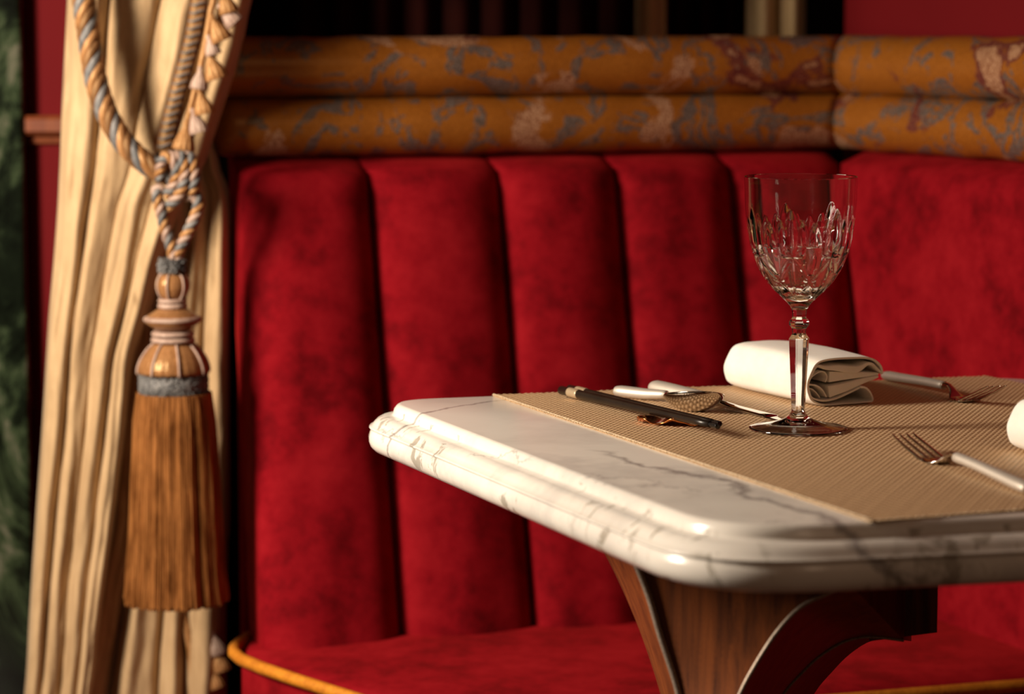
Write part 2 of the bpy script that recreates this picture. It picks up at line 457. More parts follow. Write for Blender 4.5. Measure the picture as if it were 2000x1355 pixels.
# ------------------------------------------------------------------ banquettes
def backrest_panel(name, parent, p0b, p1b, p0t, p1t, nrm, depth, mat, pw=2.3, ns=28, ntt=36, round_left=False, q=0.5):
    """pillow between two seams; b = bottom, t = top; nrm = towards the sitter"""
    bm = bmesh.new(); rs = []
    for j in range(ntt + 1):
        t = j / ntt; row = []
        for i in range(ns + 1):
            s = 0.5 - 0.5 * math.cos(PI * i / ns)
            P = p0b.lerp(p0t, t).lerp(p1b.lerp(p1t, t), s)
            k = (1 - abs(2 * s - 1) ** pw) ** q if 0 < s < 1 else 0
            ed = min(1, (1 - t) / .05); kt = math.sqrt(max(0, 1 - (1 - ed) ** 2))
            wob = 1 + .10 * nz(s * 2 + P.x * 9, t * 3)
            dd = depth * k * wob * (0.15 + .85 * kt) - .04 * (1 - kt)
            row.append(P + nrm * dd + Vector((0, 0, .010 * kt * 0)))
        rs.append(row)
    front = rings(bm, rs, closed=False)
    # back closing sheet
    back = [[bm.verts.new(v.co * 1 - nrm * (v.co - (p0b + (p0t - p0b) * (j / ntt))).dot(nrm) - nrm * .055) for v in (r[0], r[-1])] for j, r in enumerate(front)]
    for j in range(ntt):
        bm.faces.new((back[j][0], back[j + 1][0], front[j + 1][0], front[j][0]))
        bm.faces.new((back[j][1], front[j][-1], front[j + 1][-1], back[j + 1][1]))
        bm.faces.new((back[j][0], back[j][1], back[j + 1][1], back[j + 1][0]))
    bm.faces.new([back[0][0]] + front[0] + [back[0][1]])
    bm.faces.new([back[-1][1]] + list(reversed(front[-1])) + [back[-1][0]])
    return link(name, bm, mat, parent)

bench = empty('banquette', (Q0.x, Q0.y, 0), 'long red velvet banquette with vertical channelled back and brocade bolsters behind the table', 'banquette')
S = [-.272, -.140, 0.0, .1300, .260, .391]
for k in range(5):
    s0, s1 = S[k], S[k + 1]
    ext0 = 0.0
    b0 = Q0 + E * (s0 - (.010 if k == 0 else 0)) - Vector((0, 0, .03)) + NB * .008; b1 = Q0 + E * s1 - Vector((0, 0, .03)) + NB * .008
    if k == 4: b1 = b1 + E * .0
    t0 = T0 + E * s0; t1 = T0 + E * s1
    backrest_panel('backrest_channel', bench, b0, b1, t0, t1, NB, .034 if k else .036, RED, pw=2.2 if k else 2.5)
# left side cheek, so the end of the back reads as a thick pad
# seat
seatpts2 = []
L0 = at_z(472, 1284, .45); L1 = at_z(690, 1357, .45)
dL = (L1 - L0).normalized()
FR = at_z(1960, 1337, .45)
def inter(p, d, q, e):
    den = d.x * e.y - d.y * e.x
    t = ((q.x - p.x) * e.y - (q.y - p.y) * e.x) / den
    return p + d * t
K = inter(L0, dL, FR, E)
sBL = L0 - dL * .05 + Vector((0, .06, 0)); sBR = Q0 + E * .50 + (-NB) * .02; sFR = FR + E * .16
rim = [L0 + Vector((-.003, .10, 0)), L0, L0 + dL * (K - L0).length * .72]
c1 = K - dL * (K - L0).length * .28; c2 = K + E * .10
for i in range(1, 10):
    t = i / 10; rim.append(c1 * (1 - t) ** 2 + K * 2 * t * (1 - t) + c2 * t * t)
rim += [K + E * .10, FR, sFR]
outline = rim + [sBR + Vector((0.04, .02, 0)), Vector((L0.x + .0, Q0.y + .06, .45))]
cen = Vector((Q0.x + .05, Q0.y - .15, .45))
def inset(p, f): return cen + (p - cen) * f
bm = bmesh.new()
prof = [(1.0, -.115), (1.0, -.012), (.996, -.004), (.985, .0), (.9, .0035), (.7, .006), (.4, .007), (.1, .007)]
rs = []
for f, dz in prof: rs.append([Vector((inset(p, f).x, inset(p, f).y, .45 + dz)) for p in outline])
rings(bm, rs); link('seat_cushion', bm, RED, bench)
bm = bmesh.new(); rings(bm, [[Vector((inset(p, .97).x, inset(p, .97).y, z)) for p in outline] for z in (0.0, .334)]); link('seat_base', bm, RED, bench)
bm = bmesh.new(); tube(bm, spline([p + Vector((0, 0, -.002)) for p in rim], 5), .0062, 10); link('piping', bm, CORD, bench, label='amber cord piping')
# back board carrying the bolsters
def slab(bm, a, b, n, d0, d1, z0, z1):
    rings(bm, [[p + Vector((0, 0, z)) for p in (a + n * d0, b + n * d0, b + n * d1, a + n * d1)] for z in (z0, z1)])
bm = bmesh.new(); A0 = T0 + E * (-.255); A0.z = 0; A1 = CORN + E * .02; A1.z = 0
slab(bm, A0 , A1, -NB, .055, .10, 0, 1.035); link('back_board', bm, RED, bench)
def bolster(parent, a, b, zc, r, wedge_a=None, wedge_b=None, seedv=0):
    """roll from a to b; ends cut on a mitre given by a shear towards the bisector"""
    bm = bmesh.new(); d = (b - a).normalized(); n = Vector((-d.y, d.x, 0)); rs = []
    M = 60; K_ = 28
    ln = (b - a).length
    for j in range(M + 1):
        s = j / M; ring = []
        for k in range(K_):
            th = 2 * PI * k / K_
            rr = r * (1 + .055 * nz(s * ln * 20, math.cos(th) * .6, seedv) + .012 * nz(s * ln * 60, math.sin(th) * 2, seedv))
            if wedge_a is None: rr *= math.sqrt(max(.0004, 1 - max(0, 1 - s * ln / .02) ** 2))
            if wedge_b is None: rr *= math.sqrt(max(.0004, 1 - max(0, 1 - (1 - s) * ln / .02) ** 2))
            p = a + d * (s * ln) + n * math.cos(th) * rr * 1.05 + Vector((0, 0, math.sin(th) * rr))
            o = math.cos(th) * rr * 1.05
            if wedge_a is not None: p += d * (o * wedge_a * (1 - s))
            if wedge_b is not None: p += d * (o * wedge_b * s)
            p.z += zc
            ring.append(p)
        rs.append(ring)
    rings(bm, rs)
    return link('bolster', bm, BRO, parent)
BA = T0 - NB * .022; BA.z = 0
W0c = CORN - NW * .022
cr = inter(Vector((BA.x, BA.y, 0)), E, Vector((W0c.x, W0c.y, 0)), W); cr.z = 0
lo_s = BA + E * (-.300); up_s = BA + E * (-.31)
phi = E.angle(W); mit = math.tan((PI - (PI - phi)) / 2) 
zlo = at_y(965, 242, cr.y - .1).z; zup = at_y(965, 129, cr.y - .1).z
mk = math.tan(phi / 2)
bolster(bench, lo_s, cr, zlo, .0305, None, mk * 1.0, 1.0)
bolster(bench, up_s, cr, zup, .0315, None, mk * 1.0, 2.0)
wing = empty('banquette', (CORN.x, CORN.y, 0), 'side banquette wing with plain red velvet back at the right of the photo', 'banquette')
we = cr + W * .95
bolster(wing, cr, we, zlo, .0305, -mk, None, 4.0)
bolster(wing, cr, we, zup, .0320, -mk, None, 5.0)
# wing back panel: upright, runs towards the camera
aofs = W * .1277
wb0 = CORN + W * .0 ; 
b0 = CORN + W * .10; b0.z = .42; t0 = Vector((CORN.x, CORN.y, TOPZ)) + W * .004
b1 = CORN + W * .85; b1.z = .42; t1 = Vector((b1.x, b1.y, TOPZ))
b0 = Vector((CORN.x, CORN.y, .42)) + W * .06
backrest_panel('backrest_panel', wing, b0, b1, t0, t1, NW, .020, RED, pw=9, ns=40, q=.6)
bm = bmesh.new(); g0 = Vector((CORN.x, CORN.y, 0)); slab(bm, g0 + W * -.02, g0 + W * .92, -NW, .056, .10, 0, 1.035); link('back_board', bm, RED, wing)
bm = bmesh.new(); g1 = Vector((b1.x, b1.y, 0))
slab(bm, Vector((CORN.x, CORN.y, 0)) + W * .56, g1, NW, -.03, .20, .33, .447); link('seat_cushion', bm, RED, wing)
bm = bmesh.new(); slab(bm, Vector((CORN.x, CORN.y, 0)) + W * .57, g1, NW, -.03, .18, 0, .33); link('seat_base', bm, RED, wing)

# ------------------------------------------------------------------ table
TZ = .75
lp = at_z(815, 802, TZ); ln_ = at_z(1280, 979, TZ); U = (lp - ln_).normalized()      # left edge, away from the camera
fp = at_z(1620, 1021, TZ); FD = V2(math.radians(13.0)); BD = V2(math.radians(16.0))
bp = at_z(900, 776, TZ)
NL = inter(lp, U, fp, FD); FL = inter(lp, U, bp, BD)
NRt = NL + FD * .66; FRt = FL + BD * .585
NRt.z = FRt.z = TZ
def round_poly(pts, rad, n=14):
    out = []
    for i, p in enumerate(pts):
        a = pts[i - 1]; c = pts[(i + 1) % len(pts)]
        r = rad[i]
        p0 = p + (a - p).normalized() * r; p1 = p + (c - p).normalized() * r
        for k in range(n + 1):
            t = k / n; out.append(p0 * (1 - t) ** 2 + p * 2 * t * (1 - t) + p1 * t * t)
    return out
table = empty('marble_table', (NL.lerp(FRt, .5).x, NL.lerp(FRt, .5).y, 0), 'white veined marble table with moulded rim on a flared mahogany pedestal', 'table')
top = round_poly([NL, NRt, FRt, FL], [.062, .06, .06, .040])
# add points on the straight runs
dense = []
for i, p in enumerate(top):
    q = top[(i + 1) % len(top)]; m_ = max(1, int((q - p).length / .02))
    for k in range(m_): dense.append(p.lerp(q, k / m_))
top = dense
n = len(top); nor = []
for i in range(n):
    d = (top[(i + 1) % n] - top[i - 1]).normalized(); nor.append(Vector((d.y, -d.x, 0)))
prof = [(0, 0), (.0014, -.0002), (.0034, -.0014), (.0054, -.0040), (.0062, -.0062), (.0064, -.0080), (.0076, -.0093), (.0100, -.0096), (.0128, -.0098), (.0158, -.0106), (.0190, -.0124),
        (.0218, -.0152), (.0238, -.0176), (.0256, -.0184), (.0262, -.0194), (.0256, -.0203), (.0244, -.0208), (.0246, -.0220), (.0256, -.0242), (.0264, -.0270), (.0262, -.0315), (.0248, -.0355), (.0215, -.0390), (.0170, -.0408), (.0120, -.0412), (-.03, -.0412)]
fine = []
for (a, b) in zip(prof, prof[1:]):
    fine.append(a)
fine.append(prof[-1])
bm = bmesh.new()
rs = [[top[i] + nor[i] * o_ * 1.04 + Vector((0, 0, z * 1.0)) for i in range(n)] for o_, z in fine]
rings(bm, rs)
MARBLE = make_marble(NL, U)
tt = link('tabletop', bm, MARBLE, table)
md = tt.modifiers.new('soft', 'BEVEL'); md.width = .0006; md.segments = 2; md.limit_method = 'ANGLE'; md.angle_limit = math.radians(30)

# pedestal: octagonal flared column, four wide faces, metal inlay along its edges
V1 = [(1183, 1085), (1215, 1150), (1245, 1220), (1270, 1290), (1290, 1355)]
def px_curve(pts, d):
    return [at_y(x, y, d) for x, y in pts]
c1_ = px_curve([(1150, 1030)] + V1 + [(1312, 1440)], 2.03)
c2_ = px_curve([(1222, 1045), (1243, 1100), (1268, 1165), (1290, 1240), (1310, 1300), (1326, 1355), (1342, 1440)], 1.93)
c3_ = px_curve([(1660, 1140), (1604, 1164), (1562, 1186), (1520, 1230), (1480, 1290), (1445, 1355), (1415, 1440)], 1.90)
c4_ = px_curve([(1765, 1250), (1700, 1243), (1650, 1252), (1600, 1282), (1565, 1315), (1530, 1355), (1480, 1440)], 2.02)
ztop = TZ - .0412
def resample(cv, m=26):
    s = spline(cv, 8); out = []
    Ls = [0]
    for a, b in zip(s, s[1:]): Ls.append(Ls[-1] + (b - a).length)
    for k in range(m + 1):
        x = Ls[-1] * k / m; j = max(i for i in range(len(Ls)) if Ls[i] <= x + 1e-9); j = min(j, len(s) - 2)
        f_ = (x - Ls[j]) / max(1e-9, Ls[j + 1] - Ls[j]); out.append(s[j].lerp(s[j + 1], f_))
    return out
c5_ = px_curve([(1780, 1252), (1742, 1246), (1700, 1252), (1660, 1277), (1625, 1312), (1590, 1355), (1545, 1440)], 2.16)
c8_ = px_curve([(1172, 1030), (1200, 1085), (1228, 1150), (1258, 1220), (1282, 1290), (1302, 1355), (1324, 1440)], 2.16)
cs = [resample(c) for c in (c1_, c2_, c3_, c4_, c5_, c8_)]
def mirror(p):  # point reflection about the pedestal axis gives the back half
    return Vector((2 * pc.x - p.x, 2 * pc.y - p.y, p.z))
rs = []
for j in range(27):
    rs.append([c[j] for c in cs])
# straight shaft and spreading foot below
low = rs[-1]
for z, f_ in ((.50, 1.0), (.30, 1.02), (.12, 1.15), (.05, 1.9), (.03, 2.6), (.0, 2.65)):
    m_ = sum((p for p in low), Vector()) / 6
    rs.append([Vector((m_.x + (p.x - m_.x) * f_, m_.y + (p.y - m_.y) * f_, z)) for p in low])
topring = []
rs.insert(0, [Vector((p.x, p.y, ztop)) for p in rs[0]])
bm = bmesh.new(); rings(bm, rs); ped = link('pedestal', bm, WOOD, table)
def sharpen(o, deg):
    b2 = bmesh.new(); b2.from_mesh(o.data)
    for e in b2.edges:
        if len(e.link_faces) == 2 and e.calc_face_angle(0) > math.radians(deg): e.smooth = False
    b2.to_mesh(o.data); b2.free()
sharpen(ped, 22)
# apron block on the right of the flare
bm = bmesh.new()
a_ = at_y(1752, 1252, 2.02); bpt = at_y(1826, 1248, 2.06)
slab(bm, Vector((a_.x - .02, 2.02, 0)), Vector((bpt.x, 2.05, 0)), Vector((0, 1, 0)), 0, .13, a_.z, ztop); link('apron_block', bm, WOOD, table, smooth=False)
for c, r_ in ((c2_, .0026), (c3_, .0017), (c4_, .0012)):
    bm = bmesh.new(); tube(bm, [p + Vector((0, -.0008, 0)) for p in resample(c)] + [Vector((c[-1].x, c[-1].y - .0008, z)) for z in (.5, .3, .16)], r_, 8); link('metal_inlay', bm, INLAY, table, label='thin champagne metal inlay strip')

# ------------------------------------------------------------------ placemat (one runner for both settings)
MZ = TZ + .0016
mA = at_z(963, 770, MZ); mB = at_z(1702, 1016, MZ); mC = at_z(1930, 733, MZ); mF = at_z(2000, 994, MZ)
mfd = (mF - mB).normalized(); md_ = (mC - mA)
mD = mB + mfd * .40
c_r = at_z(2000, 742, MZ)
right_dir = (c_r - mC).normalized(); mD = inter(mB, mfd, mC, (mB - mA).normalized())
import numpy as np
def woven_sheet(parent, mat):
    """knotted diagonal ribs as real relief; the height is also kept as an attribute for the thread colour"""
    le = (mB - mA).length; we = (mC - mA).length; st = .00095
    nx = int(we / st); ny = int(le / st)
    u = np.linspace(0, 1, nx + 1)[None, :, None]; v = np.linspace(0, 1, ny + 1)[:, None, None]
    A, B, C, D = (np.array(p[:2]) for p in (mA, mB, mC, mD))
    P = (A * (1 - v) + B * v) * (1 - u) + (C * (1 - v) + D * v) * u
    ra = math.radians(71)                       # direction of the ribs
    r = np.array([math.cos(ra), math.sin(ra)]); q = np.array([r[1], -r[0]])
    a = (P @ q) / .0040; b = (P @ r) / .0084
    k = np.floor(a); fa = a - k; fb = b + .46 * k + .12 * np.sin(k * 1.7)
    rib = np.abs(np.sin(np.pi * fa)) ** .8
    knot = .5 + .5 * np.cos(2 * np.pi * (fb - .25 * fa))
    h = rib ** .7 * (.12 + .88 * knot ** .7)
    edge = np.minimum(np.minimum(u[..., 0], 1 - u[..., 0]) * we, np.minimum(v[..., 0], 1 - v[..., 0]) * le)
    h = h * np.clip(edge / .002, .15, 1)
    z = MZ - .0005 + .0010 * h
    co = np.dstack([P, z]).reshape(-1, 3)
    n_ = (nx + 1) * (ny + 1)
    idx = np.arange(n_).reshape(ny + 1, nx + 1)
    quads = np.stack([idx[:-1, :-1], idx[1:, :-1], idx[1:, 1:], idx[:-1, 1:]], -1).reshape(-1, 4)
    bd = np.concatenate([idx[0], idx[1:, -1], idx[-1, -2::-1], idx[-2:0:-1, 0]])
    low = co[bd].copy(); low[:, 2] = TZ + .0001
    li = np.arange(len(bd)) + n_
    sk = np.stack([bd, np.roll(bd, -1), np.roll(li, -1), li], -1)
    co = np.vstack([co, low]); faces = np.vstack([quads, sk])
    me = bpy.data.meshes.new('woven_sheet'); me.vertices.add(len(co)); me.vertices.foreach_set('co', co.ravel())
    me.loops.add(faces.size); me.loops.foreach_set('vertex_index', faces.ravel())
    me.polygons.add(len(faces)); me.polygons.foreach_set('loop_start', np.arange(0, faces.size, 4))
    me.update(); me.validate()
    me.polygons.foreach_set('use_smooth', np.ones(len(me.polygons), bool))
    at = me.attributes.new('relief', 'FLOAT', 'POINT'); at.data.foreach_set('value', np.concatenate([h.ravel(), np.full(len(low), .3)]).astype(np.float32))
    # floor of the sheet
    me.materials.append(mat); o = bpy.data.objects.new('woven_sheet', me); COL.objects.link(o)
    o.parent = parent; o.matrix_parent_inverse = parent.matrix_world.inverted(); return o
pm = empty('placemat', (mA.x, mA.y, TZ), 'long tan woven placemat lying across the marble table', 'placemat')
ws = woven_sheet(pm, mat_weave()); ws.cycles.is_caustics_receiver = True
# frayed edge threads along the two visible edges
bm = bmesh.new()
FR_ = simple('pale_thread', (0.62, 0.47, 0.31), 0.5, 0, .3, 300)
for a, b, cnt in ((mA, mB, 300), (mB, mF, 60)):
    d = (b - a); nn = Vector((d.y, -d.x, 0)).normalized() if a is mA else Vector((d.y, -d.x, 0)).normalized()
    if a is mA and nn.x > 0: nn = -nn
    for i in range(cnt):
        p = a + d * ((i + random.random() * .6) / cnt)
        q = p + nn * (.0008 + random.random() * .0010) + d.normalized() * random.uniform(-.0012, .0012) + Vector((0, 0, random.uniform(-.0008, .0002)))
        tube(bm, [p - nn * .001 - Vector((0, 0, .0002)), p.lerp(q, .5) + Vector((0, 0, .0003)), q], .00032, 4)
link('edge_fringe', bm, FR_, pm, kind='stuff')
bm = bmesh.new(); tube(bm, [mA.lerp(mB, k / 40) + Vector((.0005, 0, .0001)) for k in range(41)], .0008, 6); link('edge_thread', bm, FR_, pm)

# ------------------------------------------------------------------ place settings
AX = (mB - mA).normalized()            # towards the camera along the mat
PX = Vector((-AX.y, AX.x, 0))          # to the right across the mat
if PX.x < 0: PX = -PX
def loft(bm, st, axis, side, base, n=16, sq=2.0):
    """st: (along, sideways, height of centre, half width, half height)"""
    rs = []
    for s, o_, h, hw, hh in st:
        c = base + axis * s + side * o_ + Vector((0, 0, h)); ring = []
        for k in range(n):
            a = 2 * PI * k / n; ca, sa = math.cos(a), math.sin(a)
            ring.append(c + side * hw * abs(ca) ** (2 / sq) * (1 if ca >= 0 else -1) + Vector((0, 0, hh)) * abs(sa) ** (2 / sq) * (1 if sa >= 0 else -1))
        rs.append(ring)
    rings(bm, rs)
def dense_st(st, n=5):
    out = []
    for i in range(len(st) - 1):
        ps = [st[max(i - 1, 0)], st[i], st[i + 1], st[min(i + 2, len(st) - 1)]]
        for k in range(n):
            t = k / n
            out.append(tuple(0.5 * (2 * ps[1][q] + (ps[2][q] - ps[0][q]) * t + (2 * ps[0][q] - 5 * ps[1][q] + 4 * ps[2][q] - ps[3][q]) * t * t + (3 * ps[1][q] - ps[0][q] - 3 * ps[2][q] + ps[3][q]) * t ** 3) if q != 0 else ps[1][0] + (ps[2][0] - ps[1][0]) * t for q in range(5)))
    out.append(st[-1]); return [(a, b, c, max(d, .0002), max(e, .0002)) for a, b, c, d, e in out]

def fork(label, tip, end, tip_z=.012, full=.205):
    ax = Vector((end.x - tip.x, end.y - tip.y, 0)).normalized(); sd = Vector((-ax.y, ax.x, 0))
    base = Vector((tip.x, tip.y, MZ)); o = empty('fork', base, label, 'fork')
    bm = bmesh.new()
    # tines
    for k in range(4):
        c = (k - 1.5) * .0060
        st = [(0, c * .92, tip_z, .0005, .0005), (.006, c * .95, tip_z - .002, .0010, .0008), (.020, c, tip_z * .62, .0013, .0009), (.036, c, tip_z * .30 + .001, .0014, .0010), (.052, c * .98, .0018, .0016, .0010), (.056, c * .95, .0017, .0018, .0010)]
        loft(bm, dense_st(st), ax, sd, base, 8, 2.5)
    st = [(.047, 0, .0019, .0107, .0007), (.052, 0, .0016, .0108, .0010), (.060, 0, .0013, .0106, .0011), (.067, 0, .0017, .0088, .0012), (.073, 0, .0040, .0055, .0014), (.078, 0, .0075, .0033, .0017), (.085, 0, .0098, .0028, .0022), (.094, 0, .0092, .0030, .0028)]
    loft(bm, dense_st(st), ax, sd, base, 20, 2.4)
    link('fork_head', bm, CHROME, o, label='polished steel tines and neck')
    bm = bmesh.new()
    st = [(.093, 0, .0092, .0037, .0032), (.0935, 0, .0092, .0042, .0037), (.13, 0, .0082, .0045, .0038), (.17, 0, .0062, .0050, .0040), (full - .008, 0, .0050, .0054, .0042), (full - .001, 0, .0046, .0045, .0034), (full, 0, .0045, .002, .0015)]
    loft(bm, dense_st(st), ax, sd, base, 18)
    link('handle', bm, HANDLE, o, label='satin champagne steel handle')
    return o
nf_tip = at_z(1763, 849, MZ + .012); nf_end = at_z(2110, 985, MZ + .006)
fork('steel fork in the foreground with tines pointing to the glass', nf_tip, nf_end, .013)
ff_tip = at_z(1948, 754, MZ + .020); ff_neck = at_z(1835, 762, MZ + .004)
ffd = (ff_neck - ff_tip); ffd.z = 0
fork('steel fork behind the napkin, tines raised at the far edge', ff_tip, ff_tip + ffd * 2, .020)

# knife
def knife():
    hb = at_z(1274, 757, MZ + .006); tp = at_z(1536, 822, MZ + .001)
    ax = (tp - hb); ax.z = 0; full = ax.length; ax.normalize(); sd = Vector((-ax.y, ax.x, 0)); base = Vector((hb.x, hb.y, MZ))
    o = empty('table_knife', base, 'steel table knife lying behind the spoon, blade towards the glass', 'knife')
    bm = bmesh.new()
    st = [(0, 0, .0068, .003, .002), (.002, 0, .0068, .0058, .0050), (.008, 0, .0068, .0072, .0064), (.05, 0, .0064, .0066, .0060), (.088, 0, .0060, .0056, .0050), (.0885, 0, .0060, .003, .003)]
    loft(bm, dense_st(st), ax, sd, base, 20); link('handle', bm, HANDLE, o, label='satin champagne steel handle')
    bm = bmesh.new()
    st = [(.088, 0, .0060, .0040, .0036), (.098, 0, .0052, .0030, .0028), (.106, .001, .0046, .0050, .0014), (.12, .001, .0036, .0066, .0010), (.17, .001, .0022, .0072, .0009), (full - .02, 0, .0014, .0062, .0008), (full - .004, -.003, .0012, .0035, .0006), (full, -.005, .0012, .0006, .0004)]
    loft(bm, dense_st(st), ax, sd, base, 16, 2.6); link('blade', bm, CHROME, o)
knife()
# spoon
def spoon():
    hb = at_z(1201, 763, MZ + .005); bw = at_z(1395, 768, MZ + .022)
    mid = at_z(1305, 778, MZ + .004)
    ax = mid - hb; ax.z = 0; hl = ax.length; ax.normalize(); sd = Vector((-ax.y, ax.x, 0)); base = Vector((hb.x, hb.y, MZ))
    o = empty('spoon', base, 'steel spoon with its bowl raised beside the chopsticks', 'spoon')
    bm = bmesh.new()
    st = [(0, 0, .0052, .002, .0015), (.002, 0, .0052, .0046, .0040), (.008, 0, .0052, .0058, .0050), (hl * .6, 0, .0056, .0052, .0046), (hl - .002, 0, .0070, .0040, .0036), (hl - .001, 0, .0070, .0028, .0026)]
    loft(bm, dense_st(st), ax, sd, base, 20); link('handle', bm, HANDLE, o, label='satin champagne steel handle')
    # bowl: shell of revolution-like ellipse, tilted up at the tip
    p0 = at_z(1306, 779, MZ + .007); p1 = at_y(1403, 768, p0.y - .046)
    lax = (p1 - p0); ln = lax.length; lax.normalize()
    sdb = Vector((-lax.y, lax.x, 0)).normalized(); up = lax.cross(sdb) if lax.cross(sdb).z > 0 else -lax.cross(sdb)
    # roll the bowl a little so its underside faces the viewer
    rl = Matrix.Rotation(math.radians(-14), 3, lax); sdb = rl @ sdb; up = rl @ up
    cen = p0.lerp(p1, .53); a = ln * .50; b = .0205
    def bowl(th_, dz):
        rs = []
        for j in range(15):
            r = 1 - j / 14 * .985
            ring = []
            for k in range(44):
                an = 2 * PI * k / 44
                ex = math.cos(an); wy = b * (1 + .12 * (-ex))
                ring.append(cen + lax * (a * r * ex) + sdb * (wy * r * math.sin(an)) + up * (dz - (.0118 + th_) * (1 - r * r) ** .8))
            rs.append(ring)
        return rs
    bm = bmesh.new()
    outer = bowl(.0011, -.0003); inner = list(reversed(bowl(0, .0003)))
    rings(bm, list(reversed(outer)) + list(reversed(inner)), cap=True)
    link('bowl', bm, CHROME, o, label='polished spoon bowl seen from its underside')
    bm = bmesh.new()
    e0 = base + ax * (hl - .003) + Vector((0, 0, .0070)); e1 = cen - lax * a * .96
    pts = spline([e0, e0.lerp(e1, .5) + Vector((0, 0, .0006)), e1, e1 + lax * .006 - up * .002], 6)
    tube(bm, pts, lambda t: .0028 - .0010 * math.sin(PI * t) , 12); link('neck', bm, CHROME, o)
spoon()

# chopsticks and rest
def chopstick(label, a, b, n=16):
    o = empty('chopstick', Vector((a.x, a.y, MZ)), label, 'chopstick')
    d = (b - a); ln = d.length
    def r(t): return .0040 - .0016 * t
    def seg(name, t0, t1, mat, extra=0.0, lab=None):
        bm = bmesh.new(); m_ = 12
        pts = [a + d * (t0 + (t1 - t0) * k / m_) for k in range(m_ + 1)]
        tube(bm, [pts[0]] + pts + [pts[-1]], lambda s: (r(t0 + (t1 - t0) * s) + extra) * (0.55 if s in (0.0, 1.0) and extra <= 0 else 1), n)
        link(name, bm, mat, o, label=lab)
    seg('shaft', 0, .955, BLACKW)
    seg('band', .058, .122, BAND, .00025, 'pale gold band')
    seg('tip', .955, .972, BTIP, -.0007); seg('tip', .972, 1.0, BTIP, -.0001)
    return o
ca = at_z(1097, 762, MZ + .0055); cb = at_z(1402, 832, MZ + .0100)
chopstick('dark chopstick with a pale gold band, nearest the marble edge', ca, cb)
ca2 = ca + PX * .0093 + AX * -.004; cb2 = cb + PX * .0065 - AX * .010
chopstick('second dark chopstick, mostly hidden behind the nearer one', ca2 + Vector((0, 0, .0)), cb2 + Vector((0, 0, .0)))
rc = at_z(1316, 828, MZ)
restb = empty('chopstick_rest', rc, 'crinkled copper leaf rest under the chopstick tips', 'chopstick rest')
bm = bmesh.new(); rs = []
rx = (at_z(1384, 833, MZ) - at_z(1240, 826, MZ)); rxl = rx.length; rx.normalize(); ry = Vector((-rx.y, rx.x, 0))
for j in range(13):
    t = j / 12 * 2 - 1; ring = []
    for i in range(41):
        s = i / 40 * 2 - 1
        half = .0175 * (1 - abs(s) ** 2.4) ** .6 * (1 + .12 * math.sin(s * 7)) + .0005
        z = .0010 + .0036 * t * t * (1 - .3 * abs(s)) * (0.8 + .7 * math.sin(s * 6.5 + (1.5 if t > 0 else .4))) + .0003 * math.sin(s * 17)
        ring.append(rc + rx * s * rxl * .5 + ry * t * half + Vector((0, 0, max(.0004, z))))
    rs.append(ring)
rings(bm, rs, closed=False); lf = link('leaf_dish', bm, COPPER, restb)
sm = lf.modifiers.new('t', 'SOLIDIFY'); sm.thickness = .0006; sm.offset = 1
bm = bmesh.new(); tube(bm, [p + Vector((0, 0, .0004)) for p in rs[0]], .00055, 6); link('rolled_edge', bm, COPPER, restb)

